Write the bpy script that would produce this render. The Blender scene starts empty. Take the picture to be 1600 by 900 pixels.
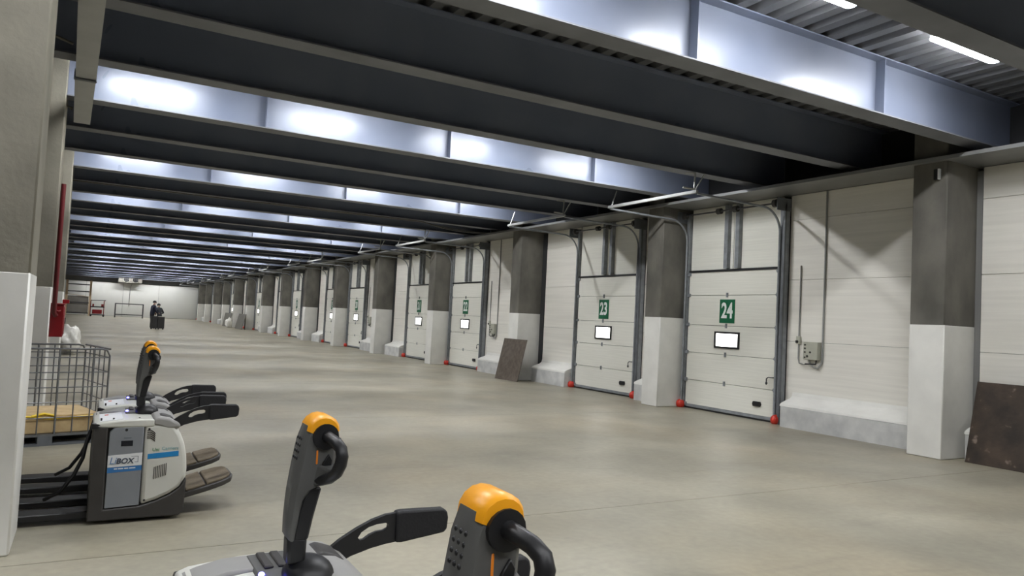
import bpy, bmesh, math, random
from mathutils import Vector, Matrix
random.seed(7)
SC = bpy.context.scene
COL = SC.collection

# ------------------------------------------------------------------ camera
F, YAW, PITCH, ROLL, CAMZ = 1162.14, .5128774, .0454251, .0500994, 1.6
fw = Vector((math.sin(YAW)*math.cos(PITCH), math.cos(YAW)*math.cos(PITCH), math.sin(PITCH)))
r0 = Vector((math.cos(YAW), -math.sin(YAW), 0)); u0 = r0.cross(fw)
rr = r0*math.cos(ROLL) + u0*math.sin(ROLL); uu = u0*math.cos(ROLL) - r0*math.sin(ROLL)
cam = bpy.data.cameras.new('camera'); camo = bpy.data.objects.new('camera', cam); COL.objects.link(camo)
cam.sensor_width = 36; cam.lens = F/1600*36; cam.clip_start = .05; cam.clip_end = 300
camo.matrix_world = Matrix(((rr.x, uu.x, -fw.x, 0), (rr.y, uu.y, -fw.y, 0), (rr.z, uu.z, -fw.z, CAMZ), (0, 0, 0, 1)))
SC.camera = camo
# ------------------------------------------------------------------ world, exposure
wd = bpy.data.worlds.new('World'); SC.world = wd; wd.use_nodes = True
wd.node_tree.nodes['Background'].inputs[0].default_value = (.02, .022, .025, 1)
wd.node_tree.nodes['Background'].inputs[1].default_value = 1
SC.view_settings.view_transform = 'Standard'; SC.view_settings.look = 'None'; SC.view_settings.gamma = 1
SC.view_settings.use_curve_mapping = False; SC.view_settings.exposure = 1.72
LAMP_POWER = 62.0

# ------------------------------------------------------------------ layout constants (metres)
BAY = 5.9; BS = BAY/3          # column bay, beam spacing
COL0 = 6.02                    # near face of the first wall column
BEAM0 = 5.53                   # near flange edge of the first lit beam
HB = 4.30; FLW = .28           # underside of the beams, flange width
DECK = 5.0
XW = 11.0                      # panel face of the dock wall
YFAR = 95.0; YBACK = -9.0; XLEFT = -9.0

# ------------------------------------------------------------------ materials
def srgb(r, g, b):
    f = lambda c: (c/255/12.92) if c/255 <= .04045 else ((c/255+.055)/1.055)**2.4
    return (f(r), f(g), f(b), 1)
MATS = {}
def mat(name, col, rough=.5, metal=0, var=0, scale=3, col2=None, bump=0, bscale=40, emit=0, spec=.5, detail=6, alpha=None, lo=.35, hi=.65, stretch=None, rvar=0):
    if name in MATS: return MATS[name]
    m = bpy.data.materials.new(name); MATS[name] = m; m.use_nodes = True
    nt = m.node_tree; b = nt.nodes['Principled BSDF']
    c = srgb(*col); b.inputs['Base Color'].default_value = c
    b.inputs['Roughness'].default_value = rough; b.inputs['Metallic'].default_value = metal
    b.inputs['Specular IOR Level'].default_value = spec
    if emit:
        b.inputs['Emission Color'].default_value = c; b.inputs['Emission Strength'].default_value = emit
    tc = nt.nodes.new('ShaderNodeTexCoord'); src = tc.outputs['Object']
    if stretch:
        mp = nt.nodes.new('ShaderNodeMapping'); mp.inputs['Scale'].default_value = stretch
        nt.links.new(src, mp.inputs['Vector']); src = mp.outputs['Vector']
    if col2 or var:
        n = nt.nodes.new('ShaderNodeTexNoise'); n.inputs['Scale'].default_value = scale; n.inputs['Detail'].default_value = detail
        nt.links.new(src, n.inputs['Vector'])
        r = nt.nodes.new('ShaderNodeValToRGB'); r.color_ramp.elements[0].position = lo; r.color_ramp.elements[1].position = hi
        c2 = srgb(*col2) if col2 else tuple(x*(1-var) for x in c[:3])+(1,)
        r.color_ramp.elements[0].color = c2; r.color_ramp.elements[1].color = c
        nt.links.new(n.outputs['Fac'], r.inputs['Fac']); nt.links.new(r.outputs['Color'], b.inputs['Base Color'])
        if rvar:
            mr = nt.nodes.new('ShaderNodeMapRange'); mr.inputs['To Min'].default_value = rough-rvar; mr.inputs['To Max'].default_value = rough+rvar
            mr.inputs['From Min'].default_value = .3; mr.inputs['From Max'].default_value = .7
            nt.links.new(n.outputs['Fac'], mr.inputs['Value']); nt.links.new(mr.outputs['Result'], b.inputs['Roughness'])
    if bump:
        n2 = nt.nodes.new('ShaderNodeTexNoise'); n2.inputs['Scale'].default_value = bscale; n2.inputs['Detail'].default_value = 4
        nt.links.new(src, n2.inputs['Vector'])
        bp = nt.nodes.new('ShaderNodeBump'); bp.inputs['Strength'].default_value = bump; bp.inputs['Distance'].default_value = .01
        nt.links.new(n2.outputs['Fac'], bp.inputs['Height']); nt.links.new(bp.outputs['Normal'], b.inputs['Normal'])
    return m

def floor_material():
    m = bpy.data.materials.new('polished_concrete'); m.use_nodes = True; nt = m.node_tree; b = nt.nodes['Principled BSDF']
    tc = nt.nodes.new('ShaderNodeTexCoord')
    def noise(sc, det, stretch=None, dist=0):
        src = tc.outputs['Object']
        if stretch:
            mp = nt.nodes.new('ShaderNodeMapping'); mp.inputs['Scale'].default_value = stretch; nt.links.new(src, mp.inputs['Vector']); src = mp.outputs['Vector']
        n = nt.nodes.new('ShaderNodeTexNoise'); n.inputs['Scale'].default_value = sc; n.inputs['Detail'].default_value = det
        n.inputs['Distortion'].default_value = dist; nt.links.new(src, n.inputs['Vector']); return n.outputs['Fac']
    def ramp(fac, p0, c0, p1, c1):
        r = nt.nodes.new('ShaderNodeValToRGB'); r.color_ramp.elements[0].position = p0; r.color_ramp.elements[1].position = p1
        r.color_ramp.elements[0].color = c0; r.color_ramp.elements[1].color = c1; nt.links.new(fac, r.inputs['Fac']); return r.outputs['Color']
    def mix(a, bb, fac, mode='MIX'):
        x = nt.nodes.new('ShaderNodeMix'); x.data_type = 'RGBA'; x.blend_type = mode
        if isinstance(fac, float): x.inputs[0].default_value = fac
        else: nt.links.new(fac, x.inputs[0])
        nt.links.new(a, x.inputs[6]); nt.links.new(bb, x.inputs[7]); return x.outputs[2]
    base = ramp(noise(.7, 8, None, .4), .3, srgb(127, 123, 109), .7, srgb(153, 148, 131))
    warm = ramp(noise(.45, 5), .45, (1, 1, 1, 1), .75, (1.02, .95, .87, 1))
    fine = ramp(noise(14, 8), .3, (.90, .90, .90, 1), .7, (1.05, 1.05, 1.05, 1))
    dark = ramp(noise(2.2, 10, (.35, 1.6, 1), 1.2), .60, (1, 1, 1, 1), .74, (.86, .86, .87, 1))
    light = ramp(noise(3.1, 9, (.5, 2.0, 1), 1.0), .64, (1, 1, 1, 1), .74, (1.10, 1.10, 1.09, 1))
    c = mix(mix(mix(mix(base, warm, 1.0, 'MULTIPLY'), fine, 1.0, 'MULTIPLY'), dark, 1.0, 'MULTIPLY'), light, 1.0, 'MULTIPLY')
    nt.links.new(c, b.inputs['Base Color'])
    mr = nt.nodes.new('ShaderNodeMapRange'); mr.inputs['To Min'].default_value = .30; mr.inputs['To Max'].default_value = .50
    nt.links.new(noise(1.3, 6), mr.inputs['Value']); nt.links.new(mr.outputs['Result'], b.inputs['Roughness'])
    b.inputs['Specular IOR Level'].default_value = .4
    MATS['floor'] = m; return m

def galvanised_web():
    """beam steel: semi-gloss zinc paint with cloudy wipe marks"""
    m = bpy.data.materials.new('beam_steel'); m.use_nodes = True; nt = m.node_tree; b = nt.nodes['Principled BSDF']
    tc = nt.nodes.new('ShaderNodeTexCoord')
    n = nt.nodes.new('ShaderNodeTexNoise'); n.inputs['Scale'].default_value = 1.1; n.inputs['Detail'].default_value = 4; n.inputs['Roughness'].default_value = .42; n.inputs['Distortion'].default_value = .5
    nt.links.new(tc.outputs['Object'], n.inputs['Vector'])
    r = nt.nodes.new('ShaderNodeValToRGB'); r.color_ramp.elements[0].position = .35; r.color_ramp.elements[1].position = .68
    r.color_ramp.elements[0].color = srgb(113, 121, 139); r.color_ramp.elements[1].color = srgb(124, 131, 147)
    nt.links.new(n.outputs['Fac'], r.inputs['Fac']); nt.links.new(r.outputs['Color'], b.inputs['Base Color'])
    mr = nt.nodes.new('ShaderNodeMapRange'); mr.inputs['To Min'].default_value = .27; mr.inputs['To Max'].default_value = .42
    mr.inputs['From Min'].default_value = .3; mr.inputs['From Max'].default_value = .7
    nt.links.new(n.outputs['Fac'], mr.inputs['Value']); nt.links.new(mr.outputs['Result'], b.inputs['Roughness'])
    b.inputs['Metallic'].default_value = .05; b.inputs['Specular IOR Level'].default_value = .6
    MATS['beam'] = m; return m

M_FLOOR = floor_material(); M_BEAM = galvanised_web()
M_FLANGE = mat('flange_primer', (118, 120, 126), .6, .1, var=.2, scale=2)
M_DECK = mat('deck_sheet', (108, 109, 111), .5, .2, var=.15, scale=.8)
M_PANEL = mat('panel_white', (228, 225, 216), .45, 0, col2=(219, 216, 207), scale=.6, bump=.04, bscale=6, stretch=(1, 1, 30))
M_DOORP = mat('door_white', (227, 226, 216), .42, 0, col2=(219, 218, 208), scale=.9, bump=.04, bscale=6, stretch=(1, 1, 40))
M_CONC = mat('bare_concrete', (112, 109, 101), .85, 0, col2=(88, 86, 80), scale=2.2, bump=.3, bscale=25, stretch=(1, 1, .6))
M_CONCL = mat('bare_concrete_left', (134, 130, 117), .85, 0, col2=(106, 103, 92), scale=1.3, bump=.3, bscale=25, lo=.3, hi=.6)
M_PAINT = mat('white_paint', (224, 223, 217), .5, 0, col2=(215, 214, 208), scale=3, bump=.08, bscale=20)
M_KERB = mat('kerb_paint', (206, 206, 203), .5, 0, col2=(178, 179, 178), scale=3.2, bump=.08, bscale=14)
M_SEALD = mat('recess_dark', (40, 41, 42), .8)
M_TRIM = mat('trim_sheet', (128, 129, 128), .4, .2, var=.12, scale=3)
M_LEDGE = mat('ledge_sheet', (176, 178, 176), .4, .3, var=.12, scale=3)
M_GALV = mat('galvanised', (146, 150, 154), .45, .2, var=.25, scale=9)
M_GALVD = mat('galvanised_dull', (108, 112, 116), .5, .2, var=.25, scale=6)
M_BLACK = mat('black_rubber', (22, 22, 24), .6)
M_RED = mat('red_guard', (205, 52, 36), .45, 0, var=.15, scale=10)
M_FIRE = mat('fire_red', (132, 16, 24), .4, 0, var=.12, scale=5)
M_FPIPE = mat('fire_pipe_red', (96, 16, 22), .5, 0, var=.15, scale=6)
M_GREEN = mat('sign_green', (12, 96, 62), .45)
M_SIGNW = mat('sign_white', (232, 235, 232), .5)
M_DAY = mat('daylight_pane', (255, 255, 252), .2, emit=2.2)
M_BOXG = mat('box_beige', (172, 172, 158), .5, 0, var=.08, scale=8)
M_COND = mat('conduit_grey', (140, 141, 138), .5)
M_RUST = mat('rusty_plate', (74, 62, 52), .55, .35, col2=(48, 42, 37), scale=3.5, bump=.25, bscale=18)
def scuff(m):
    nt = m.node_tree; b = nt.nodes['Principled BSDF']; old = b.inputs['Base Color'].links[0].from_socket
    tc = nt.nodes.new('ShaderNodeTexCoord'); n = nt.nodes.new('ShaderNodeTexNoise'); n.inputs['Scale'].default_value = 7; n.inputs['Detail'].default_value = 2; nt.links.new(tc.outputs['Object'], n.inputs['Vector'])
    r = nt.nodes.new('ShaderNodeValToRGB'); r.color_ramp.elements[0].position = .66; r.color_ramp.elements[1].position = .76; nt.links.new(n.outputs['Fac'], r.inputs['Fac'])
    x = nt.nodes.new('ShaderNodeMix'); x.data_type = 'RGBA'; nt.links.new(r.outputs['Color'], x.inputs[0]); nt.links.new(old, x.inputs[6]); x.inputs[7].default_value = srgb(122, 108, 98); nt.links.new(x.outputs[2], b.inputs['Base Color'])
scuff(M_RUST)
M_RUST2 = mat('brown_board', (96, 86, 76), .65, .1, col2=(78, 69, 60), scale=9)
M_BOARDG = mat('grey_board', (108, 106, 98), .7, 0, var=.2, scale=4)
M_FARW = mat('far_white', (214, 214, 208), .6, 0, var=.05, scale=.4)
M_FARG = mat('far_grey', (118, 118, 116), .7, 0, var=.1, scale=.4)
M_SHELL = mat('hall_shell', (150, 150, 146), .8, 0, var=.1, scale=.5)
M_LAMP = mat('lamp_diffuser', (250, 251, 253), .3, emit=LAMP_POWER)
M_LAMPB = mat('lamp_body', (215, 217, 218), .4)
# truck
M_TDARK = mat('truck_charcoal', (58, 56, 54), .5, 0, var=.15, scale=10)
M_TBLACK = mat('truck_black', (26, 26, 28), .45)
M_ARM = mat('arm_black', (36, 36, 38), .5, 0, var=.2, scale=12)
M_PAD = mat('arm_pad', (24, 24, 27), .65, 0, bump=.2, bscale=90)
M_TWHITE = mat('truck_white', (208, 208, 200), .35, 0, var=.04, scale=6)
M_THOOD = mat('truck_hood', (150, 149, 146), .45, 0, var=.08, scale=8)
M_TGREY = mat('tiller_grey', (88, 88, 86), .5, 0, var=.08, scale=14)
M_BATT = mat('battery_grey', (138, 142, 148), .45, .15, var=.06, scale=6)
M_YEL = mat('tiller_yellow', (250, 170, 24), .38, 0, var=.06, scale=9)
M_ORANGE = mat('orange_mark', (224, 128, 24), .5)
M_BLUE = mat('sticker_blue', (28, 128, 190), .45)
M_BLUE2 = mat('sticker_mid_blue', (52, 116, 178), .45)
M_STICK = mat('sticker_white', (226, 228, 230), .5)
M_INKG = mat('ink_green', (70, 132, 92), .5)
M_INKT = mat('ink_teal', (128, 172, 176), .5)
M_INKD = mat('ink_dark', (62, 72, 88), .5)
M_INKB = mat('ink_blue', (86, 128, 176), .5)
M_LED = mat('led_blue', (86, 84, 255), .3, emit=7)
M_MATB = mat('platform_mat', (112, 100, 82), .8, 0, col2=(92, 82, 66), scale=14, bump=.4, bscale=60)
M_LCD = mat('lcd_dark', (22, 26, 36), .25)
# cage etc
M_WIRE = mat('cage_steel', (122, 124, 126), .4, .5, var=.25, scale=14)
M_CARD = mat('tan_board', (196, 172, 128), .7, 0, col2=(176, 150, 108), scale=7)
M_STRAP = mat('yellow_strap', (224, 190, 28), .5)
M_PLAST = mat('white_film', (224, 222, 214), .3, 0, var=.08, scale=6)
M_TANP = mat('tan_post', (206, 180, 146), .6, 0, var=.1, scale=5)
M_DSTEEL = mat('dark_steel', (76, 76, 78), .5, .4)
M_GREYB = mat('grey_goods', (142, 138, 130), .7, 0, var=.2, scale=1.5)
M_NAVY = mat('navy_cloth', (34, 37, 56), .85, 0, var=.25, scale=8)
M_CHAR = mat('charcoal_cloth', (40, 43, 48), .85, 0, var=.25, scale=8)
M_TROU = mat('trouser_cloth', (32, 33, 38), .85)
M_SKIN = mat('skin', (176, 132, 108), .6)
M_HAIR = mat('hair_dark', (28, 24, 22), .7)
M_BIN = mat('dark_crate', (44, 42, 44), .55, 0, var=.15, scale=8)
M_CABLE = mat('cable_grey', (96, 94, 88), .6)

# ------------------------------------------------------------------ mesh builder
class MB:
    def __init__(s): s.v = []; s.f = []; s.m = []
    def add(s, vs, fs, mi=0):
        o = len(s.v); s.v += [tuple(v) for v in vs]
        for f in fs: s.f.append(tuple(i+o for i in f)); s.m.append(mi)
        return s
    def box(s, x0, x1, y0, y1, z0, z1, mi=0):
        return s.add([(x0,y0,z0),(x1,y0,z0),(x1,y1,z0),(x0,y1,z0),(x0,y0,z1),(x1,y0,z1),(x1,y1,z1),(x0,y1,z1)],
                     [(0,3,2,1),(4,5,6,7),(0,1,5,4),(1,2,6,5),(2,3,7,6),(3,0,4,7)], mi)
    def prism(s, poly, a, b, axis='y', mi=0):
        """poly: 2D points; axis y -> (x,z), axis x -> (y,z), axis z -> (x,y)"""
        P = {'y': lambda p, t: (p[0], t, p[1]), 'x': lambda p, t: (t, p[0], p[1]), 'z': lambda p, t: (p[0], p[1], t)}[axis]
        n = len(poly); vs = [P(p, a) for p in poly]+[P(p, b) for p in poly]
        fs = [tuple(range(n)), tuple(range(2*n-1, n-1, -1))]+[(i, (i+1) % n+0, (i+1) % n+n, i+n) for i in range(n)]
        return s.add(vs, fs, mi)
    def loft(s, rings, mi=0, caps=True):
        n = len(rings[0]); vs = [p for r in rings for p in r]; fs = []
        for k in range(len(rings)-1):
            for i in range(n): fs.append((k*n+i, k*n+(i+1) % n, (k+1)*n+(i+1) % n, (k+1)*n+i))
        if caps: fs += [tuple(range(n-1, -1, -1)), tuple(range((len(rings)-1)*n, len(rings)*n))]
        return s.add(vs, fs, mi)
    def tube(s, path, r, n=8, mi=0):
        path = [Vector(p) for p in path]; rings = []; up = None
        for i, p in enumerate(path):
            t = (path[min(i+1, len(path)-1)]-path[max(i-1, 0)]).normalized()
            if up is None: up = Vector((0, 0, 1)) if abs(t.z) < .9 else Vector((0, 1, 0))
            a = up.cross(t).normalized(); b = t.cross(a); up = b
            ri = r[i] if isinstance(r, (list, tuple)) else r
            rings.append([p+a*math.cos(2*math.pi*k/n)*ri+b*math.sin(2*math.pi*k/n)*ri for k in range(n)])
        return s.loft(rings, mi)
    def ball(s, c, rx, ry, rz, nu=12, nv=8, mi=0, t0=0, t1=math.pi):
        rings = []
        for j in range(nv+1):
            t = t0+(t1-t0)*j/nv; q = max(math.sin(t), .001)
            rings.append([(c[0]+rx*q*math.cos(2*math.pi*i/nu), c[1]+ry*q*math.sin(2*math.pi*i/nu), c[2]-rz*math.cos(t)) for i in range(nu)])
        return s.loft(rings, mi)
    def mesh(s, name, mats, smooth=None):
        me = bpy.data.meshes.new(name); me.from_pydata(s.v, [], s.f); 
        bm = bmesh.new(); bm.from_mesh(me); bmesh.ops.recalc_face_normals(bm, faces=bm.faces); bm.to_mesh(me); bm.free()
        for m in (mats if isinstance(mats, (list, tuple)) else [mats]): me.materials.append(m)
        if len(s.m) == len(me.polygons): me.polygons.foreach_set('material_index', s.m)
        if smooth is not None:
            me.polygons.foreach_set('use_smooth', [True]*len(me.polygons)); me.set_sharp_from_angle(angle=math.radians(smooth))
        me.update(); return me
    def build(s, name, mats, parent=None, smooth=None, bevel=0, seg=2):
        return link(name, s.mesh(name, mats, smooth), parent, bevel, seg)
def link(name, me, parent=None, bevel=0, seg=2):
    o = bpy.data.objects.new(name, me); COL.objects.link(o)
    if parent: o.parent = parent
    if bevel:
        b = o.modifiers.new('bevel', 'BEVEL'); b.width = bevel; b.segments = seg; b.limit_method = 'ANGLE'; b.angle_limit = math.radians(35)
        me.polygons.foreach_set('use_smooth', [True]*len(me.polygons)); me.set_sharp_from_angle(angle=math.radians(40))
    return o
def tag(o, label, cat, group=None, kind=None):
    o['label'] = label; o['category'] = cat
    if group: o['group'] = group
    if kind: o['kind'] = kind
    return o
def empty(name, loc=(0, 0, 0), rz=0):
    o = bpy.data.objects.new(name, None); COL.objects.link(o); o.location = loc; o.rotation_euler = (0, 0, rz); o.empty_display_size = .1; return o
def copy_tree(o, parent=None):
    c = o.copy(); COL.objects.link(c); c.parent = parent
    for ch in list(o.children): copy_tree(ch, c)
    return c
def text_mesh(txt, size, mats, extrude=.001, offset=0, shear=0, sx=1):
    cu = bpy.data.curves.new('lettering', 'FONT'); cu.body = txt; cu.size = size; cu.extrude = extrude; cu.offset = offset; cu.shear = shear
    cu.align_x = 'CENTER'; cu.align_y = 'CENTER'; cu.resolution_u = 3
    o = bpy.data.objects.new('lettering', cu); COL.objects.link(o)
    dg = bpy.context.evaluated_depsgraph_get(); me = bpy.data.meshes.new_from_object(o.evaluated_get(dg))
    bpy.data.objects.remove(o); bpy.data.curves.remove(cu)
    me.transform(Matrix.Diagonal((sx, 1, 1, 1))); me.materials.clear(); me.materials.append(mats); return me
def plate_mesh(name, outlines, a, b, m):
    """flat plate in the x-z plane (holes allowed), from y=a to y=b"""
    cu = bpy.data.curves.new('plate', 'CURVE'); cu.dimensions = '2D'; cu.fill_mode = 'BOTH'; cu.extrude = abs(b-a)/2
    for ol in outlines:
        sp = cu.splines.new('POLY'); sp.points.add(len(ol)-1); sp.use_cyclic_u = True
        for p, q in zip(sp.points, ol): p.co = (q[0], q[1], 0, 1)
    o = bpy.data.objects.new('plate', cu); COL.objects.link(o)
    dg = bpy.context.evaluated_depsgraph_get(); me = bpy.data.meshes.new_from_object(o.evaluated_get(dg))
    bpy.data.objects.remove(o); bpy.data.curves.remove(cu)
    me.transform(Matrix(((1, 0, 0, 0), (0, 0, -1, (a+b)/2), (0, 1, 0, 0), (0, 0, 0, 1))))
    me.name = name; me.materials.clear(); me.materials.append(m); return me
def arc(cx, cz, r, a0, a1, n): return [(cx+r*math.cos(math.radians(a0+(a1-a0)*i/n)), cz+r*math.sin(math.radians(a0+(a1-a0)*i/n))) for i in range(n+1)]
def ordinal(n): return ['first', 'second', 'third', 'fourth', 'fifth', 'sixth', 'seventh', 'eighth', 'ninth', 'tenth', 'eleventh', 'twelfth', 'thirteenth', 'fourteenth', 'fifteenth', 'sixteenth'][n]

# ================================================================== STRUCTURE
# floor: slabs with narrow saw joints
mb = MB(); y = YBACK
joints = [y0 for y0 in [5.35+BAY*k for k in range(-2, 16)]]
edges = [YBACK-.4]+joints+[YFAR+.4]
for a, b in zip(edges[:-1], edges[1:]): mb.box(XLEFT-.4, XW+.5, a+.003, b-.003, -.2, 0)
mb.box(XLEFT-.4, XW+.5, YBACK-.4, YFAR+.4, -.3, -.012)
tag(mb.build('floor', M_FLOOR), 'grey polished concrete warehouse floor with faint saw joints', 'floor', kind='structure')
# ceiling: trapezoid deck, ribs along the hall
prof = []; x = XLEFT-.3; p = .29
while x < XW+.5:
    prof += [(x, DECK+.075), (x+.09, DECK+.075), (x+.125, DECK), (x+.255, DECK)]; x += p
mb = MB(); n = len(prof)
vs = [(q[0], YBACK-.3, q[1]) for q in prof]+[(q[0], YFAR+.3, q[1]) for q in prof]
mb.add(vs, [(i, i+1, n+i+1, n+i) for i in range(n-1)])
ce = mb.build('ceiling', M_DECK)
sld = ce.modifiers.new('sheet', 'SOLIDIFY'); sld.thickness = .004; sld.offset = 1
tag(ce, 'corrugated galvanised steel roof deck above the beams', 'ceiling', kind='structure')
tag(MB().box(XLEFT-.3, XW+.5, YBACK-.3, YFAR+.3, DECK+.11, DECK+.25).build('ceiling_slab', M_FARG), 'grey concrete slab resting on the corrugated deck', 'ceiling', kind='structure')
# walls of the shell
wr = tag(MB().box(XW+.16, XW+.45, YBACK, YFAR, 0, DECK+.1).build('wall_right', M_SEALD), 'dock wall of white insulated panels with numbered doors', 'wall', kind='structure')
wl = tag(MB().box(XLEFT-.3, XLEFT, YBACK, YFAR, 0, DECK+.1).build('wall_left', M_SHELL), 'plain grey wall on the far side of the bare concrete columns', 'wall', kind='structure')
wb = tag(MB().box(XLEFT-.3, XW+.45, YBACK-.3, YBACK, 0, DECK+.1).build('wall_back', M_SHELL), 'plain grey wall behind the photographer', 'wall', kind='structure')
wf = MB().box(XLEFT-.3, XW+.45, YFAR, YFAR+.3, 0, DECK+.1).build('wall_far', M_FARG)
tag(wf, 'far end wall, white panels below a grey band', 'wall', kind='structure')
xs = [XLEFT, -6.2, -3.4, -.6, 3.05, 6.7, XW+.1]
for a, b in zip(xs[:-1], xs[1:]): MB().box(a+.01, b-.01, YFAR-.08, YFAR, .02, 3.78).build('wall_panel', M_FARW, wf, bevel=.01, seg=1)

def door_span(k):
    return (9.45+BAY*k, 11.8+BAY*k) if k % 2 == 0 else (13.5+BAY*(k-1), 15.88+BAY*(k-1))
NB = 15
# insulated wall panels, piece by piece, between columns and doors
rows = [(.42, 1.501), (1.505, 2.606), (2.610, 3.690), (3.694, 4.15)]
def wall_segment(ya, yb, kend=0):
    if yb-ya < .05: return
    for z0, z1 in rows: MB().box(XW, XW+.1, ya, yb, z0, z1).build('wall_panel', M_PANEL, wr, bevel=.003, seg=1)
    # coved plinth at the foot of the panels
    MB().prism([(10.67, -.01), (10.67, .355), (11.05, .355), (11.05, -.01)], ya, yb-kend, 'y').build('plinth', M_KERB, wr, bevel=.006, seg=1)
    MB().prism([(10.668, .358), (10.68, .395), (10.74, .425), (10.93, .49), (10.98, .53), (10.998, .60), (11.05, .60), (11.05, .358)], ya, yb-kend+.01, 'y').build('cove', M_PAINT, wr, smooth=28)
GAP = .13
for k in range(-2, NB):
    c0 = COL0+BAY*k; a = c0+.5; b = c0+BAY
    if k < 0:
        wall_segment(a+.02, b-.09); MB().box(XW-.0, XW+.1, b-.085, b-.005, .0, 4.10).build('dark_joint_or_shade', M_FARG, wr); continue  # no joint here: grey strip colours in the shade beside the near column
    d0, d1 = door_span(k)
    d0 -= .16; d1 += .11
    if k % 2 == 0:
        wall_segment(a+.02, d0, .17)
    else:
        if k != 7: wall_segment(a+.02, d0, .17)
        wall_segment(d1, b-.20)
        MB().box(XW-.02, XW+.1, b-.195, b-.005, .0, 4.10).build('dark_joint_or_shade', M_SEALD, wr)
# ledge running over the doors
mb = MB(); mb.box(10.12, XW+.16, YBACK, YFAR, 4.155, 4.18); mb.box(10.11, 10.125, YBACK, YFAR, 4.14, 4.192)
tag(mb.build('trim_1', M_TRIM), 'galvanised ledge running along the top of the dock wall', 'ledge', kind='structure')
# columns of the dock wall
def column(name, x0, x1, y0, y1, zpaint, label, mc, top=DECK, grp=None):
    mb = MB(); mb.box(x0, x1, y0, y1, zpaint-.02, top); o = mb.build(name, mc, bevel=.012, seg=1)
    MB().box(x0-.003, x1+.003, y0-.003, y1+.003, 0, zpaint).build('painted_base', M_PAINT, o, bevel=.012, seg=1)
    tag(o, label, 'column', grp, 'structure'); return o
for k in range(0, NB+1):
    y0 = COL0+BAY*k
    if y0 > YFAR-.5: continue
    if k == 0: lab = 'concrete column with white painted base beside the control box, on the dock wall'
    elif k < 5: lab = 'concrete column with white painted base between dock doors %d and %d' % (25-k, 24-k)
    else: lab = 'concrete dock wall column with white base, one of the farthest'
    column('column', 10.27, XW+.16, y0, y0+.5, 1.86, lab, M_CONC, 4.995, 'far dock wall columns' if k >= 5 else None)
# small box bracket on the first column
o = MB().box(10.235, 10.272, 6.14, 6.20, 3.90, 4.05).build('bracket', M_BLACK); MB().box(10.225, 10.272, 6.115, 6.138, 3.90, 4.05).build('clip', M_SIGNW, o)
tag(o, 'small black and white bracket high on the column beside the control box', 'bracket')
# left colonnade
for i, (xr, y0, dz) in enumerate([(-.345, 5.55, 1.76), (-.465, 11.4, 1.76), (-.50, 17.3, 1.76)]):
    column('column', xr-.62, xr, y0, y0+.6, dz,
           ['big concrete column with white base at the left picture edge', 'concrete column with white base carrying the red fire pipe', 'concrete column with white base just beyond the red fire pipe'][i], M_CONCL, 4.995)
# ------------------------------------------------------------------ steel beams
XB0, XB1 = XLEFT, XW+.14
web_me = MB().box(XB0, XB1, FLW/2-.008, FLW/2+.008, HB+.016, DECK-.016).mesh('web', M_BEAM)
bf_me = MB().box(XB0, XB1, 0, FLW, HB, HB+.016).mesh('bottom_flange', M_FLANGE)
tf_me = MB().box(XB0, XB1, 0, FLW, DECK-.016, DECK-.001).mesh('top_flange', M_BEAM)
st_me = MB().box(-.007, .007, .01, FLW-.01, HB+.016, DECK-.016).mesh('stiffener', M_BEAM)
for k in range(-7, 46):
    yk = BEAM0+BS*k
    if yk < YBACK+.1 or yk > YFAR-.6: continue
    b = empty('ceiling_beam', (0, yk, 0))
    lit = k % 3 == 0
    if k == 0: lab = 'lamplit steel roof beam nearest the glowing ceiling lamps'
    elif k == -1: lab = 'steel roof beam crossing the top right corner above the glowing lamps'
    elif k < 0: lab = 'steel roof beam overhead, behind the glowing ceiling lamps'
    elif k <= 12: lab = '%s steel roof beam, %s web, counted away from the glowing lamps' % (ordinal(k), 'lamplit' if lit else 'unlit dark')
    else: lab = 'distant steel roof beam, one of the close packed row at the hall end'
    tag(b, lab, 'beam', 'distant roof beams' if k > 12 else ('overhead roof beams' if k < -1 else None), 'structure')
    link('web', web_me, b); link('bottom_flange', bf_me, b); link('top_flange', tf_me, b)
    if k <= 18 and lit:
        for xs_ in (-6.9, -3.9, -.9, 2.1, 5.12, 8.12):
            s = link('stiffener', st_me, b); s.location = (xs_, 0, 0)
# ------------------------------------------------------------------ ceiling lamps, every third bay
def lamp_meshes():
    rings = []
    for xx, q in [(-.61, .35), (-.60, .75), (-.57, 1), (.57, 1), (.60, .75), (.61, .35)]:
        rings.append([(xx, .060*q*math.cos(a), -.014-.017*q*math.sin(a)) for a in [math.pi*i/9 for i in range(10)]])
    d = MB().loft(rings).mesh('diffuser', M_LAMP, 60)
    h = MB().box(-.60, .60, -.045, .045, -.012, .03).mesh('housing', M_LAMPB)
    return d, h, MB().box(-.01, .01, -.01, .01, .03, .118).mesh('hanger', M_GALV)
dm, hm, rm = lamp_meshes()
for k in range(-1, 16):
    for i in range(5):
        xx = 8.27-2.55*i; yy = 4.68+BAY*k
        if yy > YFAR-1 or (i == 4 and k > 0): continue
        l = empty('ceiling_lamp', (xx, yy, 4.88))
        if k == 0 and i == 0: tag(l, 'glowing linear ceiling lamp seen whole under the corrugated deck', 'lamp', 'ceiling lamps')
        elif k == 0 and i == 1: tag(l, 'glowing linear ceiling lamp cut off by the top picture edge', 'lamp', 'ceiling lamps')
        else: tag(l, 'linear ceiling lamp tucked up between the roof beams', 'lamp', 'ceiling lamps')
        link('diffuser', dm, l); link('housing', hm, l); 
        for hx_ in (-.41, .41): link('hanger', rm, l).location = (hx_, 0, 0)

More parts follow.
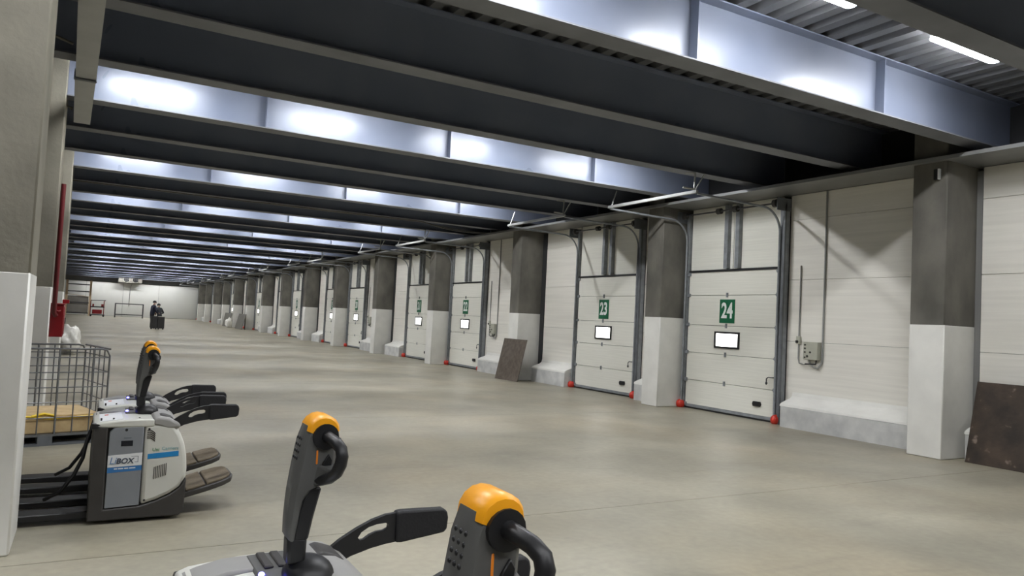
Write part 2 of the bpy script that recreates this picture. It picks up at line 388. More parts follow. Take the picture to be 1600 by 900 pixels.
# ================================================================== DOCK DOORS
def panel_mesh(h, w):
    return MB().box(0, .05, 0, w, 0, h).mesh('panel', M_DOORP)
PANZ = [(.09, .585), (.592, 1.155), (1.162, 1.725), (1.732, 2.335), (2.342, 2.815)]
hinge_me = MB().box(-.018, .0, -.022, .022, -.045, .045).box(-.026, -.018, -.012, .012, -.03, .03).mesh('hinge', M_GALV)
roll_me = MB().box(-.03, .0, -.05, .04, -.035, .035).tube([(-.02, -.05, 0), (-.02, .05, 0)], .018, 8).mesh('roller', M_GALV)
guard_me = MB().ball((0, 0, .07), .10, .09, .10, 10, 6).mesh('floor_guard', M_RED, 60)
guard_box = MB().box(-.07, .09, -.075, .075, 0, .09).mesh('floor_guard_base', M_RED)
win_frame = MB().box(-.022, .0, -.33, .33, -.165, -.125).box(-.022, 0, -.33, .33, .125, .165).box(-.022, 0, -.33, -.285, -.125, .125).box(-.022, 0, .285, .33, -.125, .125).mesh('window_frame', M_BLACK)
pane_me = MB().box(-.010, -.004, -.285, .285, -.125, .125).mesh('window_pane', M_DAY)
sign_me = MB().box(-.006, 0, -.20, .20, -.235, .235).mesh('number_sign', M_GREEN)
hand_me = MB().prism([(-.10, .0), (-.08, .045), (.08, .045), (.10, 0), (.08, -.045), (-.08, -.045)], -.03, 0, 'x').box(-.034, -.03, -.05, .05, -.02, .02).mesh('handle', M_BLACK)
latch_me = MB().tube([(0, 0, 0), (-.05, 0, 0), (-.06, .10, 0), (-.06, .14, -.03), (-.06, .14, -.10)], .011, 6).ball((-.06, .14, -.11), .022, .022, .03, 8, 5).mesh('latch', M_DSTEEL, 60)
text_cache = {}
def dock_door(k):
    d0, d1 = door_span(k); w = d1-d0; num = 24-k; cx = 10.93
    D = empty('door_%d' % (k+1), (cx, d0, 0))
    det = k <= 8
    lab = 'white sectional dock door with green number %d sign' % num if k <= 4 else 'white sectional dock door, %s beyond the door numbered 20' % ordinal(k-5)
    tag(D, lab, 'door', 'dock doors', 'structure')
    for z0, z1 in PANZ:
        p = link('panel', panel_mesh(z1-z0, w), D, bevel=.006, seg=1); p.location = (0, 0, z0)
    MB().box(-.01, .055, 0, w, .035, .09).build('bottom_rail', M_GALV, D)
    MB().box(.0, .045, 0, w, .004, .036).build('rubber_seal', M_BLACK, D)
    MB().box(-.02, .06, 0, w, 2.815, 2.855).build('header_seal', M_BLACK, D)
    # fixed panels over the door
    MB().box(.03, .08, 0, w*.5-.005, 2.86, 4.15).build('transom_panel', M_DOORP, D, bevel=.006, seg=1)
    MB().box(.03, .08, w*.5+.005, w, 2.86, 4.15).build('transom_panel', M_DOORP, D, bevel=.006, seg=1)
    for yy in (w*.5-.16, w*.5+.13):
        MB().box(-.05, .03, yy-.055, yy+.055, 2.87, 4.14).box(-.065, -.05, yy-.055, yy-.02, 2.87, 4.14).build('centre_rail', M_GALV, D)
    # guide posts and curved tracks
    for side in (0, 1):
        yy = -.02 if side == 0 else w+.02; s = -1 if side == 0 else 1
        wd_ = .13 if side == 0 else .07
        MB().box(-.045, .06, min(yy, yy+s*wd_), max(yy, yy+s*wd_), 0, 4.09 if side == 0 else 4.02).build('guide_post', M_GALV, D)
        if side == 0: MB().box(-.085, -.045, yy-.14, yy-.10, 0, 4.0).build('guide_post', M_GALVD, D)
        ty = yy+s*.02
        path = [(-.075, ty, .12), (-.075, ty, 3.45)]+[(-.075-.45*(1-math.cos(a)), ty, 3.45+.45*math.sin(a)) for a in [math.pi/2*i/8 for i in range(1, 9)]]+[(-1.2, ty, 3.91), (-2.13, ty, 3.93)]
        MB().tube(path, .021, 6).build('track', M_GALV, D, smooth=50)
        g = link('floor_guard', guard_me, D); g.location = (-.06, yy+s*.05, 0)
        if det:
            for zz in [q[0] for q in PANZ]+[2.78]:
                r = link('roller', roll_me, D); r.location = (0, (.0 if side == 0 else w), zz)
    # torsion shaft, drums, bearing plates
    MB().tube([(-.19, -.12, 4.0), (-.19, w+.08, 4.0)], .016, 8).build('torsion_shaft', M_DSTEEL, D, smooth=60)
    for yy, rr_, ln in ((-.02, .075, .07), (w+.0, .075, .07), (w*.5-.23, .06, .10), (w*.5+.20, .06, .10)):
        MB().tube([(-.19, yy-ln/2, 4.0), (-.19, yy+ln/2, 4.0)], rr_, 12).build('cable_drum', M_TDARK, D, smooth=60)
    MB().box(-.30, .06, -.16, -.145, 3.86, 4.09).build('bearing_plate', M_GALVD, D); MB().box(-.30, .06, w+.10, w+.115, 3.86, 4.09).build('bearing_plate', M_GALVD, D)
    # rear cross bar and hanger at the inner end of the tracks
    MB().box(-2.17, -2.12, -.06, w+.06, 3.935, 3.985).build('cross_bar', M_SIGNW if False else M_LEDGE, D)
    hb_ = MB(); hb_.tube([(-2.14, .02, 3.96), (-2.10, .05, 4.32)], .016, 6); hb_.tube([(-2.14, .02, 3.96), (-2.02, -.08, 4.26)], .013, 6)
    hb_.tube([(-2.14, .02, 4.26), (-2.10, .05, 4.29), (-2.25, .12, 4.29)], .014, 6); hb_.tube([(-2.14, .0, 4.0), (-2.32, .10, 4.03)], .018, 6)
    hb_.build('track_hanger', M_LEDGE, D, smooth=60)
    MB().tube([(-2.14, w-.02, 3.96), (-2.0, w+.02, 4.30)], .014, 6).build('track_hanger', M_LEDGE, D, smooth=60)
    # window, sign, handle, latch
    c = w*.5+.06
    f = link('window_frame', win_frame, D); f.location = (0, c, 1.45); link('window_pane', pane_me, f)
    sg = link('number_sign', sign_me, D); sg.location = (0, c+.02, 2.02)
    if num not in text_cache:
        tm = text_mesh(str(num), .42, M_SIGNW, .0015, .012, 0, .72)
        tm.transform(Matrix(((0, 0, -1, -.0085), (-1, 0, 0, 0), (0, 1, 0, 0), (0, 0, 0, 1)))); text_cache[num] = tm
    link('number', text_cache[num], sg)
    h = link('handle', hand_me, D); h.location = (0, .42, .30)
    if det:
        l = link('latch', latch_me, D); l.location = (0, .03, .82)
        for z0, _ in PANZ[1:]:
            q = link('hinge', hinge_me, D); q.location = (0, c+.03, z0)
    return D
for k in range(NB):
    if door_span(k)[1] < YFAR-.5: dock_door(k)

# ------------------------------------------------------------------ control boxes with conduits (beside the even doors)
def control_box(d0, label, rod=True):
    B = empty('control_box', (XW, d0-.73, 1.36)); tag(B, label, 'control box', 'door control boxes')
    MB().box(-.11, 0, -.16, .13, -.16, .15).build('housing', M_BOXG, B, bevel=.008, seg=2)
    for yy, zz, s in ((.09, .095, .016), (.09, .035, .016), (.09, -.03, .016), (-.02, -.03, .018), (.04, -.10, .02), (.09, -.12, .013)):
        MB().tube([(-.12, yy, zz), (-.108, yy, zz)], s, 8).build('button', M_TDARK, B)
    MB().tube([(-.02, -.20, 2.78), (-.02, -.20, -.1), (-.02, -.19, -.22), (-.04, -.13, -.30), (-.05, -.06, -.29), (-.05, .03, -.22), (-.05, .05, -.15)], .016, 8).build('conduit', M_COND, B, smooth=60)
    MB().tube([(-.05, -.10, -.16), (-.06, -.10, -.23), (-.06, .12, -.24)], .013, 6).build('cable', M_BLACK, B, smooth=60)
    MB().tube([(-.02, .30, 1.5), (-.02, .30, -.15), (-.03, .27, -.23), (-.05, .14, -.25)], .012, 8).build('rod', M_COND, B, smooth=60)
    MB().box(-.05, 0, .26, .34, .10, .24).build('switch', M_BOXG, B, bevel=.006, seg=1)
    MB().box(-.065, -.05, .29, .335, .12, .165).build('switch_knob', M_BLACK, B)
for k in (0, 2, 4, 6):
    d0 = door_span(k)[0]
    control_box(d0, {0: 'beige control box on the wall between dock door 24 and the first column', 2: 'beige control box on the wall above the leaning brown plate', 4: 'beige control box beside the dock door with the number 20', 6: 'farthest beige control box along the dock wall'}[k])

# ------------------------------------------------------------------ plates and boards leaning on the wall
def leaning(name, mat_, foot, top, thick, label, cat, group=None):
    """foot/top: two floor points and two top points (near, far)"""
    a, b = Vector(foot[0]), Vector(foot[1]); c_, d_ = Vector(top[1]), Vector(top[0])
    n = (b-a).cross(d_-a).normalized()
    if n.x > 0: n = -n
    off = -n*thick
    vs = [a, b, c_, d_]; vs += [v+off for v in vs]
    low = min(v.z for v in vs)
    base = (a+b)/2
    vs = [v-Vector((0, 0, low))-base for v in vs]
    mb = MB(); mb.add(vs, [(0, 1, 2, 3), (7, 6, 5, 4), (0, 4, 5, 1), (1, 5, 6, 2), (2, 6, 7, 3), (3, 7, 4, 0)])
    o = mb.build(name, mat_); o.location = base; tag(o, label, cat, group); return o
leaning('steel_plate', M_RUST, [(10.50, 4.35, 0), (10.50, 5.83, 0)], [(10.66, 4.30, 1.10), (10.66, 5.77, 1.10)], .012, 'dark rusty steel plate leaning on the plinth at the right picture edge', 'plate')
leaning('steel_plate', M_RUST2, [(10.03, 17.28, 0), (9.96, 18.42, 0)], [(10.245, 17.22, 1.13), (10.238, 18.47, 1.13)], .012, 'brown plate leaning on the column between dock doors 22 and 23', 'plate')
leaning('leaning_board', M_BOARDG, [(9.98, 65.4, 0), (9.98, 68.6, 0)], [(10.22, 65.2, 1.15), (10.22, 68.8, 1.15)], .03, 'grey board leaning on a far column, farther of two', 'board', 'far boards')
leaning('leaning_board', M_BOARDG, [(9.9, 58.6, 0), (9.9, 61.6, 0)], [(10.22, 58.8, 1.15), (10.22, 61.9, 1.15)], .03, 'grey board leaning on a far column, nearer of two', 'board', 'far boards')

# ------------------------------------------------------------------ cables and duct under the beams
D = empty('cable_trunking', (0, 0, 0)); tag(D, 'galvanised trunking running under the roof beams beside the big column', 'trunking')
def slanted(x0, x1, y0, x2, x3, y1, z0, z1): return MB().add([(x0,y0,z0),(x1,y0,z0),(x3,y1,z0),(x2,y1,z0),(x0,y0,z1),(x1,y0,z1),(x3,y1,z1),(x2,y1,z1)], [(0,3,2,1),(4,5,6,7),(0,1,5,4),(1,2,6,5),(2,3,7,6),(3,0,4,7)])
slanted(-.17, .04, 3.0, -.335, -.125, 10.05, 4.2, 4.29).build('trunking_length', M_LEDGE, D)
slanted(-.342, -.128, 10.07, -.40, -.19, 12.58, 4.19, 4.28).build('trunking_length', M_LEDGE, D)
slanted(-.35, -.118, 10.02, -.352, -.12, 10.09, 4.18, 4.295).build('joint_collar', M_GALVD, D)
for i, (ya, xb) in enumerate(((8.7, -.30), (11.75, -.385))):
    o = MB().tube([(-.75, ya-.1, 4.18), (-.55, ya, 4.25), (-.40, ya+.05, 4.22), (xb-.035, ya+.05, 4.20)], .014, 6).build('cable', M_CABLE, smooth=60)
    tag(o, ['grey cable from the big column to the trunking', 'grey cable from the red pipe column to the trunking end'][i], 'cable')
yg = BEAM0+BS*7+.1
def sag(p, q, d, n=8): return [tuple(Vector(p).lerp(Vector(q), i/n)-Vector((0, 0, d*4*(i/n)*(1-i/n)))) for i in range(n+1)]
o = MB().tube([(-.6, yg, 4.285), (2, yg, 4.275), (3.4, yg, 4.27), (3.6, yg, 4.283), (5.5, yg, 4.28), (7.9, yg, 4.285)]+sag((7.95, yg, 4.28), (10.0, yg-.2, 4.16), .10)[1:], .014, 6).build('cable', M_CABLE, smooth=60)
tag(o, 'loose grey cable slung under a roof beam towards the dock wall', 'cable')
o = MB().tube([(2.5, yg+.06, 4.285), (5.5, yg+.05, 4.27), (7.9, yg+.05, 4.28)]+sag((7.95, yg+.05, 4.28), (10.0, yg+.1, 4.18), .04)[1:], .011, 6).build('cable', M_CABLE, smooth=60)
tag(o, 'thin second cable slung beside the loose grey one', 'cable')

# ================================================================== PALLET TRUCKS
def make_truck():
    T = empty('pallet_truck')
    HW = .36
    # chassis: dark front frame, skirt with raised tail
    skirt = [(0, .025), (.60, .025), (.635, .06), (.64, .30), (.60, .235), (.53, .185), (.44, .145), (.33, .115), (.10, .105), (.095, .69), (.095, .70), (.0, .70)]
    MB().prism(skirt, -HW, HW).build('chassis', M_TDARK, T, bevel=.012)
    # rear white cover
    cover = [(.335, .118), (.44, .148), (.53, .188), (.60, .238), (.638, .31), (.64, .37), (.632, .47), (.612, .56), (.582, .635), (.545, .69), (.50, .715), (.335, .715)]
    cv = MB().prism(cover, -HW+.002, HW-.002).build('rear_cover', M_TWHITE, T, bevel=.03, seg=3)
    # battery bay
    MB().box(.09, .345, -HW+.03, HW-.03, .10, .71).build('battery_bay', M_TBLACK, T)
    for s in (-1, 1):
        y0 = s*(HW-.002); y1 = s*(HW-.035)
        pan = [(.105, .112), (.33, .122), (.33, .695), (.14, .69), (.108, .66)]
        bp = MB().prism(pan, min(y0, y1), max(y0, y1)).build('battery_panel', M_BATT, T, bevel=.004, seg=1)
        yo = s*(HW-.0015); e = lambda a, t=.0015: (min(s*(HW-.003), s*(HW-.003+t+a)), max(s*(HW-.003), s*(HW-.003+t+a)))
        a, b = e(0); MB().prism([(.1075, .405), (.33, .415), (.33, .505), (.1075, .490)], a, b).build('sticker', M_STICK, bp)
        a, b = e(0); MB().prism([(.1075, .365), (.33, .377), (.33, .412), (.1075, .402)], a, b).build('sticker_band', M_BLUE2, bp)
        tm = text_mesh('Li', .072, M_INKB, .0006, 0, .2, .9); tm2 = text_mesh('BOX', .054, M_INKD, .0006, .0015, .2, 1.0)
        for m_, xx, zz in ((tm, .139, .450), (tm2, .216, .447)):
            m_.transform(Matrix(((s*-1, 0, 0, xx if s < 0 else .4375-xx), (0, 0, s, s*(HW+.0003)), (0, 1, 0, zz), (0, 0, 0, 1))))
            link('lettering', m_, bp)
        a, b = e(.0006)
        for xx, wd_ in ((.150, .022), (.177, .034), (.217, .026), (.249, .040)): MB().prism([(xx, .384+xx*.03), (xx+wd_, .384+(xx+wd_)*.03), (xx+wd_, .392+(xx+wd_)*.03), (xx, .392+xx*.03)], a, b).build('print_line', M_STICK, bp)
        fr = MB(); a, b = e(0, .002)
        fr.box(.258, .305, a, b, .478, .481); fr.box(.302, .305, a, b, .440, .478); fr.box(.282, .305, a, b, .437, .440); fr.build('logo_box', M_INKD, bp)
        a, b = e(.001); MB().box(.185, .262, a, b, .555, .595).build('display', M_LCD, bp)
        a, b = e(.0); MB().box(.20, .25, a, b, .612, .616).build('print_line', M_INKD, bp)
        MB().tube([(.215, a, .672), (.215, b+s*.001, .672)], .010, 12).build('pull_hole', M_TBLACK, bp)
        # marks and vents on the white cover
        ys, ye = sorted((s*(HW-.004), s*(HW-.0005)))
        MB().prism([(.365, .455), (.575, .470), (.575, .508), (.365, .492)], ys, ye).build('stripe', M_BLUE, cv)
        t1 = text_mesh('Uni', .034, M_INKG, .0006, .0006); t2 = text_mesh('Carriers', .034, M_INKT, .0006, .0003)
        for m_, xx in ((t1, .418), (t2, .515)):
            m_.transform(Matrix(((-s, 0, 0, xx if s < 0 else .94-xx), (0, 0, s, s*(HW-.0012)), (0, 1, 0, .522+ (xx-.418)*.06), (0, 0, 0, 1))))
            link('lettering', m_, cv)
        for i in range(8):
            xx = .412+i*.0115; MB().box(xx, xx+.0055, ys, ye, .305+i*.0035, .395+i*.0035).build('vent_slot', M_TDARK, cv)
        for i in range(5):
            zz = .612+i*.014; MB().prism([(.352, zz), (.375, zz+.002), (.398, zz-.012), (.410, zz-.028), (.404, zz-.030), (.393, zz-.018), (.373, zz-.005), (.352, zz-.006)], ys, ye).build('vent_slot', M_TDARK, cv)
        for xx, zz in ((.365, .675), (.362, .155)): MB().tube([(xx, ys, zz), (xx, ye, zz)], .008, 8).build('screw', M_TBLACK, cv)
    # top deck: light front hood, grey rear hood with hand recess
    hood = [(0, .69), (.0, .712), (.04, .727), (.20, .744), (.36, .748), (.40, .744), (.40, .69)]
    hd = MB().prism(hood, -HW, HW-.05).build('front_hood', M_TWHITE, T, bevel=.022, seg=3)
    MB().prism([(.0, .70), (.01, .716), (.06, .734), (.14, .752), (.36, .758), (.36, .70)], .12, .275).build('console', M_THOOD, hd, bevel=.02, seg=2)
    dk = MB(); dk.prism([(.215, .735), (.215, .757), (.345, .762), (.345, .735)], -.02, .26); dk.build('console_inset', M_TGREY, hd, bevel=.006, seg=1)
    for i in range(2): MB().box(.245+i*.045, .275+i*.045, .09, .245, .757, .768).build('console_pad', M_TDARK, hd, bevel=.004, seg=1)
    MB().ball((.226, .04, .760), .010, .010, .008, 10, 6).build('indicator_light', M_LED, hd, smooth=60)
    for xx in (.05, .13, .30): MB().tube([(xx, -.27, .72), (xx, -.27, .75)], .006, 8).build('bolt', M_TBLACK, hd)
    hk = MB()
    for zz in (.712, .695): hk.prism([(-.008, zz-.008), (.03, zz-.01), (.045, zz+.001), (.03, zz+.006), (-.008, zz+.010)], -HW-.004, -HW+.05)
    hk.build('hook', M_TBLACK, hd)
    MB().prism([(.04, .727), (.19, .743), (.19, .7455), (.04, .7295)], -.30, .09).build('label_plate', M_STICK, hd)
    MB().prism([(.075, .731), (.10, .734), (.10, .7365), (.075, .7338)], -.02, .03).build('label_mark', M_RED, hd)
    rear = [(.385, .70), (.385, .755), (.43, .765), (.50, .752), (.56, .718), (.585, .69), (.56, .672), (.49, .668), (.43, .69)]
    rh = MB().prism(rear, -HW+.0, HW-.0).build('rear_hood', M_THOOD, T, bevel=.02, seg=3)
    MB().prism([(.42, .757), (.46, .771), (.52, .749), (.54, .727), (.50, .730)], -.30, -.16).build('hand_recess', M_TDARK, rh, bevel=.01, seg=2)
    MB().prism([(.42, .757), (.46, .771), (.52, .749), (.54, .727), (.50, .730)], .16, .30).build('hand_recess', M_TDARK, rh, bevel=.01, seg=2)
    # side arms with slotted plate and padded end
    out = [(.543, .669), (.511, .724), (.558, .759), (.623, .796), (.681, .822), (.735, .838), (.80, .844), (.80, .735), (.735, .728), (.679, .718), (.604, .697)]
    slot = [(.628, .762), (.640, .781), (.668, .798), (.700, .806), (.735, .808), (.748, .800), (.746, .786), (.728, .778), (.700, .776), (.675, .767), (.652, .752), (.636, .752)]
    pad = [(.775, .732), (.775, .846), (.80, .850), (.972, .846), (.988, .835), (.994, .81), (.990, .765), (.976, .752), (.80, .730)]
    for s in (-1, 1):
        ya = s*(HW-.04)
        a_ = link('side_arm', plate_mesh('side_arm', [out, slot], ya-.011, ya+.011, M_ARM), T)
        MB().prism(pad, ya-.024, ya+.024).build('arm_pad', M_PAD, a_, bevel=.008)
        MB().tube([(.545, s*.30, .70), (.545, s*.345, .70)], .022, 10).build('arm_pivot', M_TBLACK, a_, smooth=60)
    # standing platform, tilted up
    pl = [(.635, -.25), (.80, -.255), (.93, -.235), (.99, -.19), (1.01, -.12), (1.01, .12), (.99, .19), (.93, .235), (.80, .255), (.635, .25)]
    def tilt(p, t): return (p[0], p[1], .12+(p[0]-.635)*.27+t)
    mb = MB(); mb.loft([[tilt(p, 0) for p in pl], [tilt(p, .045) for p in pl]]); P = mb.build('platform', M_TDARK, T, bevel=.01)
    sh = lambda k_: [((p[0]-.82)*k_+.82, p[1]*k_) for p in pl]
    inner = sh(.93); lft = [(max(min(p[0], .80), .652), p[1]) for p in inner]
    q1 = [(.655, -.232), (.795, -.236), (.795, .236), (.655, .232)]
    q2 = [(.808, -.235), (.92, -.217), (.972, -.175), (.99, -.11), (.99, .11), (.972, .175), (.92, .217), (.808, .235)]
    for q in (q1, q2): MB().loft([[tilt(p, .04) for p in q], [tilt(p, .062) for p in q]]).build('platform_mat', M_MATB, P, bevel=.008)
    # forks
    for s in (-1, 1):
        f_ = [(-1.15, .055), (-1.12, .075), (.02, .085), (.02, .03), (-.95, .035), (-1.12, .045)]
        MB().prism(f_, s*.20-.085, s*.20+.085).build('fork', M_TBLACK, T, bevel=.008, seg=1)
        MB().tube([(-.95, s*.20-.05, .04), (-.95, s*.20+.05, .04)], .04, 12).build('fork_wheel', M_TBLACK, T)
        MB().tube([(.50, s*.24-.03, .05), (.50, s*.24+.03, .05)], .05, 14).build('castor', M_TBLACK, T)
    # charging lead hanging behind the frame
    MB().tube([(-.01, .02, .62), (-.035, .0, .52), (-.05, -.02, .42), (-.10, -.04, .30), (-.18, -.03, .18), (-.28, .05, .11)], .014, 8).build('charging_lead', M_TBLACK, T, smooth=60)
    # tiller: pivot dome, lower column, moulded grey arm, hub, yellow cap, loop grips
    pv = MB(); pv.ball((.362, 0, .755), .083, .095, .066, 16, 10); pv.build('tiller_pivot', M_TBLACK, T, smooth=60)
    TL = MB().prism([(.286, .80), (.284, .89), (.347, .885), (.345, .80)], -.033, .033).build('tiller', M_TBLACK, T, bevel=.012)
    L = [(1.238, .324, .424, .050), (1.19, .308, .424, .052), (1.11, .295, .420, .052), (1.06, .288, .405, .050), (1.035, .284, .352, .047), (1.0, .281, .326, .045), (.942, .278, .318, .042), (.893, .279, .311, .038), (.876, .290, .306, .034)]
    rings = []
    for z, xa, xb, hw in L:
        c_ = min(.016, (xb-xa)*.35)
        rings.append([(xa, -hw+c_, z), (xa+c_, -hw, z), (xb-c_, -hw, z), (xb, -hw+c_, z), (xb, hw-c_, z), (xb-c_, hw, z), (xa+c_, hw, z), (xa, hw-c_, z)])
    gb = MB().loft(rings).build('tiller_body', M_TGREY, TL, smooth=45)
    MB().prism([(.302, .876), (.347, .876), (.360, .947), (.382, 1.04), (.335, 1.045), (.312, .963)], -.036, .036).build('tiller_insert', M_TBLACK, TL, bevel=.006, seg=1)
    # yellow visor over the hub
    rings = []
    for i in range(9):
        t = i/8; a = math.radians(178-176*t)
        xo = .374+.052*math.cos(a)*1.02; zo = 1.220+.052*math.sin(a); xi = .374+.030*math.cos(a); zi = 1.212+.032*math.sin(a); hw = .052+.006*math.sin(math.pi*t)
        rings.append([(xo, -hw+.012, zo), ((xo*.7+xi*.3), -hw, (zo*.7+zi*.3)), (xi, -hw, zi), (xi, hw, zi), ((xo*.7+xi*.3), hw, (zo*.7+zi*.3)), (xo, hw-.012, zo)])
    MB().loft(rings).build('yellow_cap', M_YEL, TL, smooth=50)
    MB().tube([(.378, -.064, 1.205), (.378, .064, 1.205)], .041, 18).build('thumb_wheel_hub', M_TBLACK, TL, smooth=50, bevel=0)
    MB().box(.40, .432, -.058, .058, 1.165, 1.20).build('reverse_button', M_TBLACK, TL, bevel=.008)
    for s in (-1, 1):
        MB().tube([(.380, s*.05, 1.207), (.384, s*.09, 1.204), (.392, s*.135, 1.196), (.399, s*.158, 1.182), (.401, s*.166, 1.160), (.398, s*.164, 1.135), (.392, s*.148, 1.108), (.384, s*.11, 1.085), (.372, s*.06, 1.068), (.360, s*.03, 1.06)],
                  [.019, .0185, .0185, .019, .0195, .0195, .019, .018, .017, .016], 10).build('loop_grip', M_TBLACK, TL, smooth=60)
        MB().box(.352, .358, min(s*.051, s*.0545), max(s*.051, s*.0545), 1.118, 1.162).build('orange_mark', M_ORANGE, gb, bevel=.002, seg=1)
        wg = [[(.335, s*.03, 1.042), (.405, s*.03, 1.055), (.420, s*.03, 1.12), (.345, s*.03, 1.12)], [(.372, s*.085, 1.062), (.404, s*.085, 1.072), (.412, s*.085, 1.112), (.380, s*.085, 1.105)], [(.383, s*.142, 1.09), (.397, s*.142, 1.095), (.402, s*.142, 1.115), (.388, s*.142, 1.112)]]
        MB().loft(wg).build('grip_wing', M_TGREY, TL, bevel=.006)
        MB().prism([(.375, 1.09), (.40, 1.095), (.405, 1.13), (.392, 1.15), (.372, 1.12)], min(s*.048, s*.058), max(s*.048, s*.058)).build('side_button', M_TBLACK, gb, bevel=.003, seg=1)
    for r_ in range(4):
        for c_ in range(3):
            zz = 1.195-r_*.020; xa = .3105-r_*.0038
            MB().ball((xa, -.026+c_*.022, zz), .005, .0065, .006, 8, 5).build('key', M_TBLACK, gb, smooth=60)
    MB().box(.295, .303, -.03, .03, 1.085, 1.105).build('key_strip', M_TBLACK, gb, bevel=.003, seg=1)
    return T
truck = make_truck()
spots = [(.07, 6.48, 'white pallet truck with whole side panel in view beside the big column'),
         (.11, 7.38, 'pallet truck parked just behind the one with the whole side panel in view'),
         (.30, 2.42, 'pallet truck whose tall grey tiller stands clear against the floor'),
         (.335, 1.30, 'closest pallet truck, only its yellow capped tiller head in the picture')]
for i, (xx, yy, lab) in enumerate(spots):
    t = truck if i == 0 else copy_tree(truck)
    t.location = (xx, yy, 0); tag(t, lab, 'pallet truck', 'parked pallet trucks')

# ================================================================== WIRE CAGE WITH BOARDS
C = empty('wire_cage', (.225, 9.72, 0), math.radians(15)); tag(C, 'galvanised wire cage pallet beside the parked pallet trucks', 'cage')
W_, D_ = 1.18, .95      # local: x from -W_ to 0, y from 0 to D_
for yy in (0, D_):
    mb = MB(); mb.tube([(-W_, yy, .12), (-W_, yy, .98), (-W_+.03, yy, 1.04), (-W_+.08, yy, 1.055), (-.08, yy, 1.055), (-.03, yy, 1.04), (0, yy, .98), (0, yy, .12)], .011, 6).build('rim_tube', M_WIRE, C, smooth=60)
    for i in range(1, 7): MB().tube([(-W_*i/7, yy, .12), (-W_*i/7, yy, 1.05)], .0075 if i % 3 else .011, 6).build('upright_wire', M_WIRE, C, smooth=60)
    for i in range(5): MB().tube([(-W_, yy+.008, .30+.165*i), (0, yy+.008, .30+.165*i)], .0065, 6).build('level_wire', M_WIRE, C, smooth=60)
for xx in (0, -W_):
    for i in range(1, 5): MB().tube([(xx, D_*i/5, .12), (xx, D_*i/5, 1.05)], .0075, 6).build('upright_wire', M_WIRE, C, smooth=60)
    for i in range(5): MB().tube([(xx, 0, .30+.165*i), (xx, D_, .30+.165*i)], .0065, 6).build('level_wire', M_WIRE, C, smooth=60)
    MB().tube([(xx, 0, 1.055), (xx, D_, 1.055)], .011, 6).build('rim_tube', M_WIRE, C, smooth=60)
MB().box(-W_, 0, -.01, D_+.01, .10, .125).build('deck_plate', M_WIRE, C)
for yy in (-.01, D_-.07):
    MB().box(-W_, 0, yy, yy+.08, 0, .025).build('runner', M_GALVD, C)
    for xx in (-W_, -W_/2-.07, -.14): MB().box(xx, xx+.14, yy, yy+.08, .025, .10).build('foot_block', M_GALVD, C)
MB().box(-W_+.02, -.02, D_*.4, D_*.4+.1, .0, .1).build('foot_block', M_TBLACK, C)
o = MB().box(-W_+.05, -.05, .05, D_-.06, 0, .20).build('board_stack', M_CARD, bevel=.01); o.location = (.225, 9.72, .126); o.rotation_euler = (0, 0, math.radians(15))
tag(o, 'tan board box lying in the bottom of the wire cage', 'box')
e = MB()
e.tube([(-W_+.06, .04, .17), (-.75, .045, .19), (-.55, .04, .16), (-.30, .04, .165), (-.05, .04, .18)], .012, 6); e.tube([(-.72, .045, .19), (-.60, .05, .215), (-.50, .05, .19)], .016, 6)
o2 = e.build('strap', M_STRAP, smooth=60); o2.location = (.225, 9.72, .126); o2.rotation_euler = (0, 0, math.radians(15)); tag(o2, 'yellow strap around the tan box in the wire cage', 'strap')

# ================================================================== FIRE CABINET, PIPE, FILM BAG
X2 = -.465
R = empty('fire_hydrant_cabinet', (X2, 11.72, 1.1)); tag(R, 'red fire cabinet fixed to the column with the red pipe', 'cabinet')
MB().box(0, .155, -.20, .20, 0, .43).build('body', M_FIRE, R, bevel=.008)
MB().box(-.0, .165, -.21, .21, .43, .445).build('lid', M_FIRE, R, bevel=.004, seg=1)
MB().box(.155, .163, -.17, .17, .03, .40).build('door', M_FIRE, R, bevel=.003, seg=1)
MB().box(.163, .175, .10, .13, .17, .25).build('handle', M_DSTEEL, R)
MB().tube([(.03, -.205, .36), (.10, -.225, .335), (.11, -.205, .35)], .014, 8).build('valve_pipe', M_FIRE, R, smooth=60)
MB().box(.12, .20, .16, .24, .445, .50).build('valve_box', M_FIRE, R, bevel=.006)
o = MB().tube([(X2+.045, 11.45, 3.12), (X2+.045, 11.45, 1.42), (X2+.07, 11.48, 1.38)], .030, 12).build('fire_pipe', M_FPIPE, smooth=60); tag(o, 'red fire water pipe running up the concrete column', 'pipe')
bm = bmesh.new(); bmesh.ops.create_icosphere(bm, subdivisions=4, radius=1)
from mathutils import noise as mnoise
for v in bm.verts:
    d = 1+.30*mnoise.noise(v.co*1.6)+.16*mnoise.noise(v.co*4)+.06*mnoise.noise(v.co*9)
    v.co = Vector((v.co.x*.36*d, v.co.y*.32*d, v.co.z*.42*d*(1.1 if v.co.z > 0 else 1))); v.co.z = max(v.co.z, -.36)+.36
me = bpy.data.meshes.new('film_bag'); bm.to_mesh(me); bm.free(); me.materials.append(M_PLAST); me.polygons.foreach_set('use_smooth', [True]*len(me.polygons))
o = link('film_bag', me); o.location = (-.52, 25.5, 0); tag(o, 'crumpled white plastic film bag on the floor beyond the red cabinet', 'bag')
o = link('film_bag', me); o.location = (9.75, 63.6, 0); o.rotation_euler = (0, 0, 1.1); o.scale = (.7, .8, .95); tag(o, 'crumpled white plastic bag between the two far leaning boards', 'bag')

